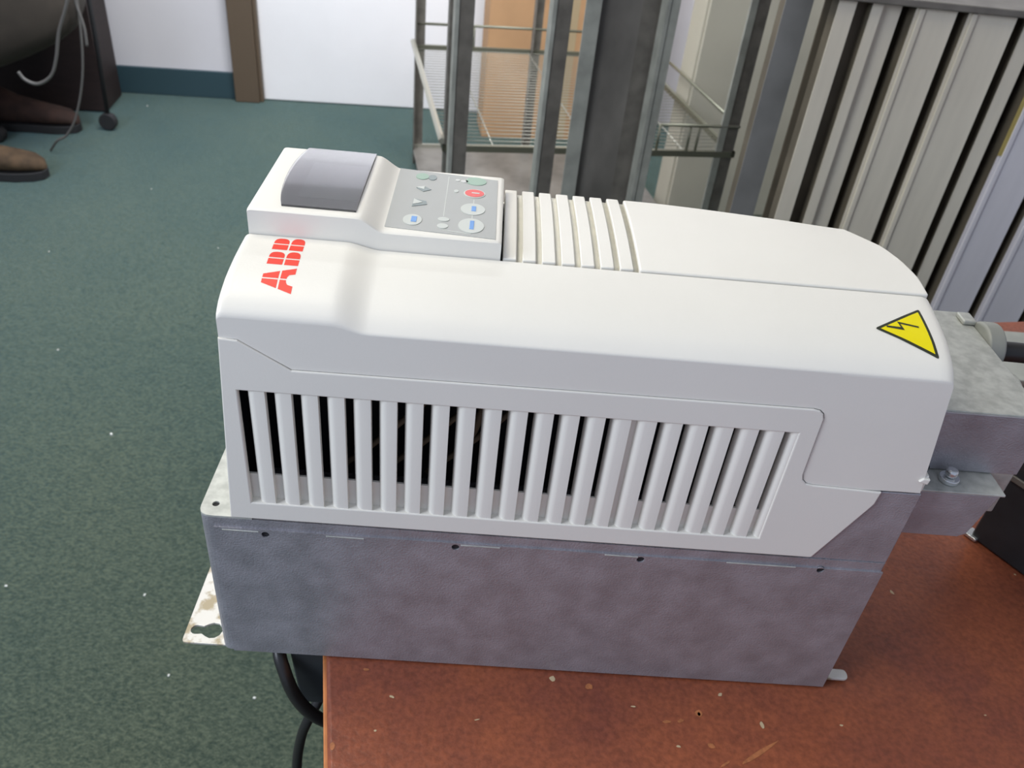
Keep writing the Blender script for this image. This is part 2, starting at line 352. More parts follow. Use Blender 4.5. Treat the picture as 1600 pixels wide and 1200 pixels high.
# crown of the near strip
CR = [(0, .2330), (.0003, .2337), (.0009, .2344), (.0025, .2360), (.005, .2383), (.0085, .2405), (.012, .2422), (.016, .2440), (.022, .2459), (.030, .2479), (.038, .2494), (.0458, .2506)]
def surf(x, y):
    z = interp(y, CR)
    h = (1 - sstep(x, 0.0725, 0.0895)) * (0.0047 - 0.0018 * min(1, y / 0.045)) * min(1, 0.75 + y / 0.004)
    e = 1.0 if x > 0.0265 + 0.0023 * y / 0.046 else 0.0
    xl = 0.0238 + 0.0022 * y / 0.046; d = max(0.0, 0.0022 - (x - xl)) / 0.0022
    return z + h - 0.0016 * d * d
def seam(x):
    return interp(x, [(.0, .2262), (.0318, .2256), (.0546, .2114), (.2955, .2126), (.2985, .2119), (.3007, .2100), (.3017, .2070),
                      (.3020, .1900), (.3024, .1720), (.3034, .1685), (.3055, .1664), (.3090, .1656), (.3356, .1646), (.37, .1652)])
def shell_strip():
    xs = [0.0, 0.0006, 0.0014, 0.0024, 0.004, 0.008, 0.0125, 0.021, 0.031, 0.040, 0.0465] + [0.0475 + 0.0012 * k for k in range(16)] + \
         [0.07 + 0.02 * k for k in range(10)] + [0.2717, 0.2747, 0.2769, 0.2779, 0.2782, 0.2786, 0.2796, 0.2817, 0.2852, 0.295, 0.312, 0.3222, 0.3262, 0.329, 0.3302]
    ys = [a for a, _ in CR]
    bm = bmesh.new(); rows = []
    for s in xs:
        t = s / 0.3302; row = []
        for y in ys:                                   # top
            x0 = 0.0238 + 0.0022 * y / 0.046; x1 = 0.3540 - 0.0004 * y / 0.046
            x = x0 + (x1 - x0) * t
            z = surf(x, y) - 0.0018 * sstep(x, x1 - 0.003, x1) ** 2
            row.append((x, y, z))
        x, y, z = row[0]
        side = []
        zs = seam(x)
        for f in (0.02, 0.17, 0.34, 0.5, 0.67, 0.84, 1.0):     # near side, leaning out slightly towards its ends
            zz = z + (zs - z) * f
            xx = x
            if t > 0.999: xx = 0.3540 + (0.2338 - zz) * 0.150
            side.append((xx, 0.0, zz))
        xe, ye, ze = row[-1]
        inner = [(xe, ye, ze - 0.0095)]
        rows.append([bm.verts.new(p) for p in (side[::-1] + row + inner)])
    for a, b in zip(rows, rows[1:]):
        for i in range(len(a) - 1): bm.faces.new((a[i], a[i + 1], b[i + 1], b[i]))
    # ends: from the profile down to a straight bottom edge
    for r in (rows[0], rows[-1]):
        c = bm.verts.new((r[0].co.x, r[-1].co.y, r[0].co.z)); bm.faces.new(r + [c])
    bmesh.ops.remove_doubles(bm, verts=bm.verts, dist=1e-6)
    return to_mesh(bm)
def shell():
    me = shell_strip()
    for p in me.polygons: p.use_smooth = len(p.vertices) <= 4
    return me
o = link('front_cover', shell(), M['cream'], D, smooth=True)
for p in o.data.polygons:
    if len(p.vertices) > 4: p.use_smooth = False
def sharp(o, deg):
    me = o.data; b = bmesh.new(); b.from_mesh(me)
    for e in b.edges:
        if len(e.link_faces) == 2 and e.calc_face_angle(0) > math.radians(deg): e.smooth = False
    b.to_mesh(me); b.free()
sharp(o, 38)
# cover block behind the near side: ends of the body and the far strip
far = [(0.1100, .2432), (0.1130, .2466), (0.1190, .2466), (0.1300, .2422), (0.150, .2336), (0.166, .2255), (0.1695, .2200), (0.1695, .1650), (0.1100, .1650)]
def xend(y): return interp(y, [(0, .354), (.046, .3536), (.066, .3541), (.086, .3516), (.104, .3475), (.116, .3408), (.128, .334), (.15, .318), (.17, .300)])
bm = bmesh.new()
A = [bm.verts.new((0.027, y, z)) for y, z in far]; B = [bm.verts.new((xend(max(y, .1286)) - 0.002, y, z)) for y, z in far]
bm.faces.new(A[::-1]); bm.faces.new(B)
for i in range(len(far)): j = (i + 1) % len(far); bm.faces.new((A[i], A[j], B[j], B[i]))
link('far_cover', to_mesh(bm), M['cream'], D, bevel=0.0015, seg=3)
link('end_wall', prism([(0.312, 0.014), (0.3525, 0.014)] + [(xend(y) - 0.0012, y) for y in (.046, .066, .086, .104, .116, .128)] + [(0.312, 0.128)], 0.1655, 0.2420, 'xy'), M['cream'], D)
link('end_wall', prism([(0.3200, 0.020), (0.3430, 0.020), (0.3430, 0.150), (0.3200, 0.165)], 0.1130, 0.1655, 'xy'), M['cream'], D)
link('far_wall', box((0.0250, 0.1660, 0.1130), (0.318, 0.1680, 0.1700)), M['cream'], D)
link('end_cover', prism([(0.350, 0.0005), (0.3655, 0.0005), (0.3655, 0.030), (0.3650, 0.1690), (0.300, 0.1690), (0.345, 0.12)], 0.1650, 0.1760, 'xy'), M['cream'], D, bevel=0.001)
link('moulded_nub', prism([(0.3600, 0.1730), (0.3650, 0.1715), (0.3655, 0.1750), (0.3620, 0.1752)], -0.0012, 0.004, 'xz'), M['cream'], D, bevel=0.0005)

# louvred side panel : outline with a window
SX0, SP, ZT, ZB = 0.0292, 0.01221, 0.1977, 0.1258
outer = [(0.0174, 0.1142), (0.3232, 0.1142), (0.3240, 0.1146), (0.3425, 0.1530), (0.3438, 0.1560), (0.3445, 0.1640), (0.3356, 0.1644)]
outer += [(0.3092, 0.1654), (0.3053, 0.1662), (0.3031, 0.1684), (0.3021, 0.1720), (0.3017, 0.1900), (0.3014, 0.2070), (0.3003, 0.2099), (0.2983, 0.2116), (0.2953, 0.2123),
          (0.0547, 0.2111), (0.0320, 0.2253), (0.0236, 0.2259)]
SX1 = SX0 + SP * 21.55
win = [(SX0, ZB), (SX1, ZB), (SX1, ZT), (SX0, ZT)]
SPN = link('side_panel', plate([outer, win], 0.0034, Matrix.Translation((0, 0.0008, 0)) @ XZ, 0.0006), M['cream'], D, label='louvred lower side panel')
# slats: flat front, sharp right edge, rolled left edge
def slat(xa, xb, closed=False):
    r = 0.0044
    prof = [(xb, -0.0003), (xb, 0.0032), (xb - 0.0008, 0.0036)]
    rr = min(r, (xb - xa) * 0.8)
    prof += [(xa + 0.0008, 0.0062), (xa, 0.0060)]
    for k in range(7):
        a = math.radians(90 * k / 6)
        prof.append((xa + rr * (1 - math.cos(a)), 0.0056 - 0.0059 * math.sin(a)))
    return prism(prof, ZB - 0.002, ZT + 0.001, 'xy')
proto_me = None
for i in range(22):
    xa = SX0 + SP * i + (0.0032 if i != 15 else 0.0026)
    xb = SX0 + SP * (i + 1)
    if i == 21: xb = SX1 + 0.0006
    me = slat(0.0, xb - xa)
    if i not in (15, 21):
        if proto_me is None:
            proto_me = me; proto_me.materials.append(M['cream']);
            for p in proto_me.polygons: p.use_smooth = False
            proto_me.transform(Matrix.Translation((0, 0, 0)))
        me = proto_me
    else:
        me.materials.append(M['cream'])
    o = bpy.data.objects.new('slat', me); COL.objects.link(o); o.parent = SPN
    o.location = (xa - 0.18, -0.085, 0)
    if i == 15: o['label'] = 'slat beside the blocked slot'
for me in {o.data for o in bpy.data.objects if o.name.startswith('slat')}:
    b = bmesh.new(); b.from_mesh(me)
    for f in b.faces: f.smooth = True
    for e in b.edges:
        if len(e.link_faces) == 2 and e.calc_face_angle(0) > math.radians(32): e.smooth = False
    b.to_mesh(me); b.free()
# blanking floor behind the foot of every slot, sloped sills, and the blocked slot
link('slot_floor', box((SX0 - 0.001, 0.0032, ZB - 0.003), (SX1 + 0.001, 0.0044, 0.1425)), M['cream'], SPN)
link('slot_blank', box((SX0 + SP * 15 - 0.001, 0.0030, ZB - 0.002), (SX0 + SP * 15 + 0.006, 0.0044, ZT + 0.001)), M['cream'], SPN)
for i in range(22):
    xa = SX0 + SP * i
    link('slot_sill', prism([(-0.0003, ZB - 0.0004), (0.0036, ZB + 0.0004), (0.0036, ZB - 0.002), (-0.0003, ZB - 0.002)], xa - 0.0006, xa + 0.0068, 'yz'), M['cream'], SPN)

# centre cover: ribs and the long smooth part
def ctop(x, y):
    return 0.2509 + 0.0022 * (1 - ((y - 0.085) / 0.042) ** 2) - 0.0016 * sstep(x, 0.29, 0.352) * max(0, (y - 0.06) / 0.06)
def centre(x0, x1f, depth, nx=24, ny=14, yb=0.0472, bev=0.0012):
    bm = bmesh.new(); rows = []
    for i in range(nx + 1):
        row = []
        for j in range(ny + 1):
            v = j / ny
            yfar = 0.1285
            y = yb + (yfar - yb) * v
            xe = x1f(y); u = i / nx
            x = x0 + (xe - x0) * u
            yy = y - (0.0125 * sstep(x, 0.215, 0.341)) * v
            z = ctop(x, yy)
            row.append(bm.verts.new((x, yy, z)))
        rows.append(row)
    for a, b in zip(rows, rows[1:]):
        for j in range(ny): bm.faces.new((a[j], b[j], b[j + 1], a[j + 1]))
    loop = [r[0] for r in rows] + rows[-1][1:] + [r[-1] for r in rows[::-1]][1:] + rows[0][::-1][1:-1]
    low = [bm.verts.new((v.co.x, v.co.y, v.co.z - depth)) for v in loop]
    n = len(loop)
    for k in range(n): bm.faces.new((loop[k], loop[(k + 1) % n], low[(k + 1) % n], low[k]))
    return to_mesh(bm)
CC = link('centre_cover', centre(0.2118, xend, 0.0075), M['cream'], D, smooth=True, bevel=0.0009, seg=3)
sharp(CC, 40)
fl_x0 = 0.1462
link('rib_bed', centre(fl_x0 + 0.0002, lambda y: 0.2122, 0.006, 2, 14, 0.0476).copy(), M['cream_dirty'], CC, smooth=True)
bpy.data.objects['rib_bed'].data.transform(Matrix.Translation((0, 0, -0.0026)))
nr = 7; wr = 0.00655; pitch = (0.2118 - fl_x0) / nr
rib_me = None
for k in range(nr):
    xa = fl_x0 + pitch * k
    if rib_me is None:
        rib_me = centre(xa, lambda y: xa + wr, 0.0036, 2, 14, 0.0472)
        o = link('rib', rib_me, M['cream'], CC, smooth=True, bevel=0.0005, seg=2); sharp(o, 40)
    else:
        o = bpy.data.objects.new('rib', rib_me); COL.objects.link(o); o.parent = CC; o.location = (pitch * k, 0, 0)
        b = o.modifiers.new('bevel', 'BEVEL'); b.width = 0.0005; b.segments = 2; b.limit_method = 'ANGLE'

# keypad
def kz(x): return 0.2600 + 0.0062 * (1 - sstep(x, 0.0775, 0.0905)) + 0.0 * x
def kxl(y): return 0.0277
def keypad_body():
    bm = bmesh.new(); rows = []
    xs = [0.0277, 0.0283, 0.0295, 0.040, 0.055, 0.070, 0.0765] + [0.0775 + 0.0013 * k for k in range(1, 11)] + [0.093, 0.11, 0.13, 0.1430, 0.1444, 0.1450]
    ys = [0.0465, 0.0470, 0.0480, 0.060, 0.085, 0.110, 0.1215, 0.1225, 0.1232]
    for x in xs:
        row = []
        for y in ys:
            e = max(0, 0.0015 - (y - 0.0465)) + max(0, 0.0015 - (0.1232 - y)); ex = max(0, 0.0014 - (x - 0.0277)) + max(0, 0.0014 - (0.1450 - x))
            row.append(bm.verts.new((x, y, kz(x) - 0.55 * e ** 2 / 0.0015 - 0.55 * ex ** 2 / 0.0014)))
        rows.append(row)
    for a, b in zip(rows, rows[1:]):
        for j in range(len(ys) - 1): bm.faces.new((a[j], b[j], b[j + 1], a[j + 1]))
    loop = [r[0] for r in rows] + rows[-1][1:] + [r[-1] for r in rows[::-1]][1:] + rows[0][::-1][1:-1]
    low = [bm.verts.new((v.co.x, v.co.y, 0.2440)) for v in loop]; n = len(loop)
    for k in range(n): bm.faces.new((loop[k], loop[(k + 1) % n], low[(k + 1) % n], low[k]))
    return to_mesh(bm)
KP = link('keypad', keypad_body(), M['cream'], D, smooth=True); sharp(KP, 45)
# display recess
lw = [(0.0424, 0.0515), (0.0768, 0.0515), (0.0766, 0.1222), (0.0412, 0.1222)]
arc = [(0.0412, 0.1222), (0.0394, 0.1120), (0.0384, 0.1010), (0.0380, 0.0900), (0.0383, 0.0780), (0.0393, 0.0660), (0.0406, 0.0580), (0.0424, 0.0515)]
wpoly = [(0.0766, 0.0515), (0.0766, 0.1219)] + [(x, min(y, 0.1219)) for x, y in arc]
link('screen', prism([(0.0475, 0.062), (0.0755, 0.062), (0.0755, 0.104), (0.0475, 0.104)], 0.2662, 0.26645, 'xy'), M['lcd'], KP, label='grey liquid crystal screen')
link('screen_frame', prism(wpoly, 0.2658, 0.2663, 'xy'), M['lcdframe'], KP)
bm = bmesh.new()
nn = 16; rows = []
for j in range(nn + 1):
    y = 0.0516 + (0.1218 - 0.0516) * j / nn
    xl = interp(y, [(b, a) for a, b in arc[::-1]])
    zt = 0.2672 + 0.0012 * (1 - ((y - 0.0867) / 0.0352) ** 2)
    rows.append([bm.verts.new((x, y, z)) for x, z in ((xl, zt), (0.0766, zt), (0.0766, zt - 0.0007), (xl, zt - 0.0007))])
for a, b in zip(rows, rows[1:]):
    for k in range(4): bm.faces.new((a[k], a[(k + 1) % 4], b[(k + 1) % 4], b[k]))
bm.faces.new(rows[0]); bm.faces.new(rows[-1])
link('display_window', to_mesh(bm), M['lens'], KP, smooth=True, label='clear glossy display window'); sharp(bpy.data.objects['display_window'], 30)
# key field
KZ = 0.2600
KF = link('key_field', prism([(0.0897, 0.0520), (0.1420, 0.0485), (0.1416, 0.1172), (0.0892, 0.1222)], KZ + 0.00005, KZ + 0.0003, 'xy'), M['panelgrey'], KP, label='grey membrane key field')
Z0, Z1 = KZ + 0.0003, KZ + 0.0006
def flat(name, poly, mt, par, z0=Z0, z1=Z1, label=None): return link(name, prism(poly, z0, z1, 'xy'), mt, par, label=label)
def ell(x, y, a, b, n=24): return circ(x, y, a, n, b)
flat('button', ell(0.1018, 0.0612, 0.0045, 0.0058), M['btn'], KF, label='pale soft key')
flat('button', ell(0.1300, 0.0600, 0.0062, 0.0078), M['btn'], KF, label='pale key at the near end')
flat('button', ell(0.1300, 0.0785, 0.0061, 0.0066), M['btn'], KF, label='pale key beside the red one')
flat('button', ell(0.1300, 0.0973, 0.0056, 0.0053), M['btn'], KF)
flat('button', ell(0.1300, 0.0973, 0.0049, 0.0044), M['btnred'], KF, Z1, Z1 + 0.0002, label='red stop key')
flat('button', ell(0.1302, 0.1130, 0.0055, 0.0050), M['btngreen'], KF, label='green start key')
flat('button', ell(0.1018, 0.1135, 0.0034, 0.0040), M['btngreen'], KF)
flat('icon', [(0.1012, 0.0588), (0.1038, 0.0588), (0.1038, 0.0645), (0.1012, 0.0645)], M['blue'], KF, Z1, Z1 + .0002)
flat('icon', [(0.1293, 0.0560), (0.1313, 0.0560), (0.1313, 0.0650), (0.1293, 0.0650)], M['blue'], KF, Z1, Z1 + .0002)
flat('icon', [(0.1293, 0.0760), (0.1315, 0.0760), (0.1315, 0.0815), (0.1293, 0.0815)], M['blue'], KF, Z1, Z1 + .0002)
flat('icon', [(0.1285, 0.0968), (0.1325, 0.0966), (0.1325, 0.0978), (0.1285, 0.0980)], M['white'], KF, Z1 + .0002, Z1 + .0003)
flat('button', [(0.1000, 0.0760), (0.1072, 0.0795), (0.1065, 0.0830), (0.1000, 0.0850)], M['btndark'], KF)
flat('icon', [(0.1002, 0.0780), (0.1048, 0.0812), (0.1002, 0.0846)], M['btn'], KF, Z1, Z1 + .0002)
flat('button', [(0.1040, 0.0945), (0.1078, 0.0975), (0.1040, 0.1010), (0.1000, 0.0985)], M['btndark'], KF)
flat('icon', [(0.1000, 0.0988), (0.1042, 0.0968), (0.1042, 0.1008)], M['btn'], KF, Z1, Z1 + .0002)
flat('icon', ell(0.1072, 0.1130, 0.0022, 0.0034), M['btndark'], KF)
flat('icon', ell(0.1165, 0.0645, 0.0028, 0.0022), M['btn'], KF)
flat('icon', ell(0.1165, 0.0572, 0.0026, 0.0026), M['btn'], KF)
flat('printed_line', [(0.1160, 0.0680), (0.1164, 0.0680), (0.1158, 0.1165), (0.1154, 0.1165)], M['btn'], KF, Z0, Z0 + .0001)
flat('printed_line', [(0.1165, 0.0530), (0.1300, 0.0512), (0.1300, 0.0518), (0.1165, 0.0536)], M['btn'], KF, Z0, Z0 + .0001)
flat('printed_line', [(0.1298, 0.0515), (0.1303, 0.0515), (0.1303, 0.0900), (0.1298, 0.0900)], M['btn'], KF, Z0, Z0 + .0001)
flat('icon', ell(0.1240, 0.1118, 0.0020, 0.0016), M['white'], KF)
flat('icon', ell(0.1205, 0.1125, 0.0012, 0.0012), M['white'], KF)
flat('icon', ell(0.1205, 0.0985, 0.0012, 0.0016), M['btn'], KF)

# printed badge, wrapped on the crowned cover
def wrap_patch(polys, lift, sub=2):
    bm = bmesh.new()
    for poly in polys:
        vs = [bm.verts.new((x, y, 0)) for x, y in poly]; bm.faces.new(vs)
    bmesh.ops.triangulate(bm, faces=bm.faces)
    for _ in range(sub): bmesh.ops.subdivide_edges(bm, edges=bm.edges, cuts=1, use_grid_fill=True)
    bmesh.ops.triangulate(bm, faces=bm.faces)
    for v in bm.verts: v.co.z = surf(v.co.x, v.co.y) + lift
    for f in bm.faces:
        if f.normal.z < 0: f.normal_flip()
    me = bpy.data.meshes.new('p'); bm.to_mesh(me); bm.free(); return me
G = 0.010
def la(h): return 0.130 * h
A_near_top = [(la(.5), .5), (la(1), 1), (.2 - G, 1), (.2 - G, .5)]
A_near_bot = [(0, 0), (la(.44), .44), (.2 - G, .44), (.2 - G, .24), (.160, .23), (.125, .18), (.105, 0)]
def mirA(p): return [(.4 - a, h) for a, h in p[::-1]]
def letB(a0):
    am = a0 + 0.118; out = []
    for h0, h1, w in ((0.0, 0.445, 0.262), (0.505, 1.0, 0.245)):
        out.append([(a0, h0), (a0, h1), (am - G, h1), (am - G, h0)])
        ra = a0 + w - am - G; b = [(am + G, h0)]
        n = 8; cx = am + G; hc = (h0 + h1) / 2; hh = (h1 - h0) / 2
        for k in range(n * 2 + 1):
            t = -math.pi / 2 + math.pi * k / (2 * n)
            sx = abs(math.cos(t)) ** 0.62; sy = math.copysign(abs(math.sin(t)) ** 0.8, math.sin(t))
            b.append((cx + ra * sx, hc + hh * sy))
        b.append((am + G, h1)); out.append(b)
    return out
def place(p):
    out = []
    for a, h in p:
        # equal steps along the crowned surface
        y = 0.0092 + 0.0355 * (a ** 1.0)
        q = (0.0546 - h * 0.0139 - 0.0 * a, y)
        if not out or (Vector(q) - Vector(out[-1])).length > 1e-6: out.append(q)
    if (Vector(out[0]) - Vector(out[-1])).length < 1e-6: out.pop()
    return out
for nm, polys in (('logo_letter', [A_near_top, A_near_bot, mirA(A_near_top), mirA(A_near_bot)]), ('logo_letter', letB(0.448)), ('logo_letter', letB(0.742))):
    link(nm, wrap_patch([place(p) for p in polys], 0.00007), M['red'], D, smooth=True, label='red printed letter')
# warning sticker
T = [Vector((0.3195, 0.0208)), Vector((0.3448, 0.0357)), Vector((0.3470, 0.0073))]; cen = sum(T, Vector((0, 0))) / 3
def tri(k): return [tuple(cen + (p - cen) * k) for p in T]
WS = link('warning_sticker', wrap_patch([round_poly(tri(1.0), 0.0008, 3)], 0.0002, 3), M['black'], D, smooth=True, label='yellow and black triangular voltage warning sticker')
link('sticker_field', wrap_patch([tri(0.84)], 0.00035, 3), M['yellow'], WS, smooth=True)
def sx(u, v):  # u along the symbol's height (towards -x), v across
    return (0.3412 - u * 0.0150, 0.0217 + v * 0.010)
bolt = [sx(0.98, 0.02), sx(0.42, -0.20), sx(0.44, 0.02), sx(0.04, -0.02), sx(0.06, 0.10), sx(0.62, 0.20), sx(0.55, -0.03)]
bolt = [(0.3410, 0.0228), (0.3324, 0.0245), (0.3336, 0.0208), (0.3252, 0.0218), (0.3256, 0.0228), (0.3322, 0.0224), (0.3312, 0.0258), (0.3410, 0.0238)]
link('lightning_bolt', wrap_patch([bolt], 0.0005, 2), M['black'], WS, smooth=True)
bpy.context.view_layer.update()

# conduit box at the right-hand end
CB = link('conduit_box', boxes([((0.3672, 0.0290, 0.1290), (0.4310, 0.1320, 0.1965))]), M['galv_light'], D, bevel=0.0008, label='galvanised conduit box at the right-hand end, top painted as lit')  # paler steel copy paints the top as lit
link('box_side', box((0.3672, 0.0280, 0.1580), (0.4313, 0.0291, 0.1958)), M['galv'], CB, bevel=0.0003)  # same steel in a darker copy, painting this side as shaded
link('ledge', box((0.3672, 0.0115, 0.1558), (0.4180, 0.0290, 0.1572)), M['galv_light'], CB, bevel=0.0004, label='folded ledge carrying a screw, painted pale as lit')
link('skirt', prism([(0.3672, 0.1250), (0.4050, 0.1250), (0.4090, 0.1275), (0.4150, 0.1556), (0.3672, 0.1556)], 0.0118, 0.0130, 'xz'), M['galv'], CB, bevel=0.0003)
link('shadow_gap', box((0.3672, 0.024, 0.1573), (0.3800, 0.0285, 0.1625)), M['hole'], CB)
sm = prism(circ(0.3905, 0.0205, 0.0052, 20), 0.1572, 0.1600, 'xy'); link('screw', sm, M['screw'], CB, bevel=0.0006)
link('screw', prism(circ(0.3905, 0.0205, 0.0036, 6), 0.1600, 0.1650, 'xy'), M['screw'], CB, bevel=0.0018, seg=4, label='screw head')
link('corner_tab', box((0.4235, 0.116, 0.1965), (0.4318, 0.1275, 0.1995)), M['galv_light'], CB, bevel=0.0012)
gl = prism(circ(0.1080, 0.1870, 0.0155, 24), 0.4310, 0.4420, 'yz'); link('cable_gland', gl, M['postlight'], CB, bevel=0.002, seg=3, label='grey cable gland')
link('cable_gland', prism(circ(0.0850, 0.1690, 0.014, 20), 0.4310, 0.4500, 'yz'), M['galv_light'], CB, bevel=0.002, seg=3)
tag(link('power_cable', tube(smooth_path([(0.443, 0.108, 0.186), (0.475, 0.109, 0.184), (0.53, 0.122, 0.168), (0.60, 0.17, 0.137), (0.68, 0.225, 0.08), (0.74, 0.24, 0.02), (0.80, 0.24, 0.0065)]), 0.0062, 10), M['cable'], smooth=True),
    'black cable leaving the grey gland at the right end', 'cable')

# black housing on the table, right edge
BXM = rot_m(-57, (0.5225, 0.1400, 0.0))
BX = empty('black_power_supply', (0.56, 0.16, 0), 'black angular housing on the table behind the conduit box', 'housing')
link('housing', prism([(0, 0), (0.22, 0), (0.22, 0.082), (0.208, 0.092), (0.012, 0.092), (0, 0.080)], 0, 0.12, 'xz', BXM), M['blackbox'], BX, bevel=0.002, seg=3)
link('top_rail', box((0.004, -0.0015, 0.062), (0.216, 0.004, 0.067), BXM), M['post'], BX, bevel=0.001)
link('foot_pad', box((-0.004, -0.003, 0.0), (0.006, 0.008, 0.003), BXM), M['screw'], BX, bevel=0.001)

GB = empty('grey_box', (0.69, 0.345, 0), 'low flat grey metal box behind the black cable on the table', 'box')
link('box_body', box((0.61, 0.302, 0.0), (0.78, 0.384, 0.034)), M['postlight'], GB, bevel=0.002)
link('lid', box((0.608, 0.300, 0.034), (0.782, 0.386, 0.040)), M['postlight'], GB, bevel=0.0015)

# cables hanging at the table's corner
tag(link('hanging_cable', tube(smooth_path([(0.026, 0.060, -0.012), (0.0285, 0.018, -0.014), (0.0345, 0.0040, -0.026), (0.0415, 0.0005, -0.048), (0.0520, 0.0015, -0.068), (0.064, 0.010, -0.088), (0.080, 0.03, -0.11)]), 0.0042, 12), M['cable'], smooth=True),
    'thick black cable looping out under the drive beside the table edge', 'cable')
tag(link('hanging_cable', tube(smooth_path([(0.0620, 0.050, -0.058), (0.0500, 0.030, -0.085), (0.0415, 0.0225, -0.105), (0.0350, 0.0215, -0.128), (0.0300, 0.0200, -0.165), (0.0290, 0.018, -0.22), (0.035, 0.03, -0.40), (0.06, 0.05, FZ + 0.006)]), 0.0036, 12), M['cable'], smooth=True),
    'thinner black cable dropping to the floor at the bottom frame edge', 'cable')
tag(link('shade_block', prism(round_poly([(0.040, -0.070), (0.0585, -0.070), (0.0585, -0.012), (0.0355, -0.012)], 0.004), 0.012, 0.050, 'xz'), M['blackbox'], bevel=0.002),  # black block added for the dark shade under the drive
    'black block standing in for shade between cable loop and table edge', 'shade')

# ------------------------------------------------------------------ near rack: posts, shelf board and steel planks
def SM(): return Matrix(((.9833, -.1822, 0, 0), (.1822, .9833, 0, 0), (0, 0, 1, 0), (0, 0, 0, 1)))
S = SM()
def angle_post(e1, e2, w, z0, z1, f1=1, f2=1, t=0.003, mtx=S):
    return boxes([((min(e1, e1 + f1 * w), min(e2, e2 + f2 * t), z0), (max(e1, e1 + f1 * w), max(e2, e2 + f2 * t), z1)),
                  ((min(e1, e1 + f1 * t), min(e2 + f2 * t, e2 + f2 * w), z0), (max(e1, e1 + f1 * t), max(e2 + f2 * t, e2 + f2 * w), z1))], mtx)
def e12(x, y): return .9833 * x + .1822 * y, -.1822 * x + .9833 * y
NR = empty('steel_rack', (0.5, 1.2, FZ), 'near galvanised steel rack with angle posts behind the table', 'rack')
for (xa, y, w, mt, nm, lb) in ((0.0600, 1.30, 0.029, 'post', 'post', None), (0.2340, 1.30, 0.030, 'post', 'post', None), (0.4360, 1.30, 0.019, 'postlight', 'post', 'thin pale post')):
    a, b = e12(xa, y)
    link(nm, angle_post(a, b, w, FZ, 0.55), M[mt], NR, label=lb)
    link('post_highlight', box((a - 0.006, b - 0.002, FZ), (a + 0.001, b + 0.03, 0.55), S), M['postlight'], NR)  # pale strip painting a highlight down the post edge
a, b = e12(0.2865, 1.30)
link('channel_post', boxes([((a, b, FZ), (a + 0.026, b + 0.003, 0.55)), ((a + 0.026, b + 0.0, FZ), (a + 0.029, b + 0.012, 0.55))], S), M['postlight'], NR, label='pale front lip of the wide channel')
link('channel_post', boxes([((a + 0.029, b + 0.012, FZ), (a + 0.110, b + 0.015, 0.55))], S), M['channel'], NR, label='wide mottled channel upright')
link('channel_post', boxes([((a + 0.110, b + 0.012, FZ), (a + 0.148, b + 0.09, 0.55))], S), M['post'], NR, label='dark return of the channel')
YB = 0.95
link('shelf_board', box((0.585, YB, 0.2180), (1.60, 1.42, 0.2280)), M['post'], NR, bevel=0.002, label='dark shelf board above the planks')
link('shelf_board', box((0.50, 1.42, 0.185), (1.60, 1.46, 0.23)), M['post'], NR)
link('post', angle_post(1.57, 1.40, 0.03, FZ, 0.218, -1, 1, 0.003, Matrix.Identity(4)), M['post'], NR)
link('post', angle_post(1.57, 0.96, 0.03, FZ, 0.218, -1, 1, 0.003, Matrix.Identity(4)), M['post'], NR)
# upright planks: (x0, x1, y, material, lip, label)
planks = [
 (0.6100, 0.6330, 1.010, 'plankblue', None, 'slate grey narrow plank, leftmost of the upright planks'),
 (0.6075, 0.6320, 0.965, 'plank', None, None),
]
seq = [(0.5640, 0.6060, 1.060, 'plankblue', 'slate grey upright steel plank, leftmost of the row'),
       (0.6080, 0.6330, 0.960, 'plank', 'narrow pale plank standing right of the slate one'),
       (0.6330, 0.6570, 0.985, 'plankdark', 'dark brown strip painted in for the shaded gap between two pale planks'),
       (0.6570, 0.6720, 0.962, 'plank', 'thinnest pale strip right of the dark gap strip'),
       (0.6735, 0.7030, 0.972, 'plank', 'greyish plank left of the first deep dark gap'),
       (0.7190, 0.7780, 0.960, 'plank', 'wide pale plank touching the top of the drive cover'),
       (0.7950, 0.8650, 0.960, 'plank', 'widest olive grey plank, middle of the row'),
       (0.8850, 0.9060, 0.968, 'plank', 'thin plank inside the dark gap at the right'),
       (0.9250, 0.9950, 0.960, 'plankcool', 'lilac grey plank with a yellow strip at its top'),
       (1.0120, 1.0900, 0.960, 'plankcool', 'lilac grey plank at the right frame edge'),
       (1.1060, 1.1800, 0.960, 'plankcool', 'lilac grey plank just past the right frame edge')]
for (xa, xb, y, mt, lb) in seq:
    o = empty('steel_plank', ((xa + xb) / 2, y, FZ), lb, 'plank', 'upright steel planks in the near rack')
    t = 0.0025; zt = 0.2170
    link('face', box((xa, y, FZ), (xb, y + t, zt)), M[mt], o)
    w = min(0.028, (xb - xa))
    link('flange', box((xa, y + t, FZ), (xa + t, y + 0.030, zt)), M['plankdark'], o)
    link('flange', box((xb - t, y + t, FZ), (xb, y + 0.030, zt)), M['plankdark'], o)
    if xb - xa > 0.05:
        link('groove', box((xa + 0.004, y - 0.0035, FZ), (xa + 0.012, y, zt)), M[mt], o, bevel=0.0015)
    if 'yellow' in lb:
        link('yellow_strip', box((xa - 0.002, y - 0.0018, 0.020), (xa + 0.009, y - 0.0002, 0.160)), M['yellowedge'], o)
# back sheet of the rack behind the planks, coloured as the shade in their gaps
link('back_sheet', box((0.62, 1.05, FZ), (1.55, 1.054, 0.217)), M['plankdark'], NR)

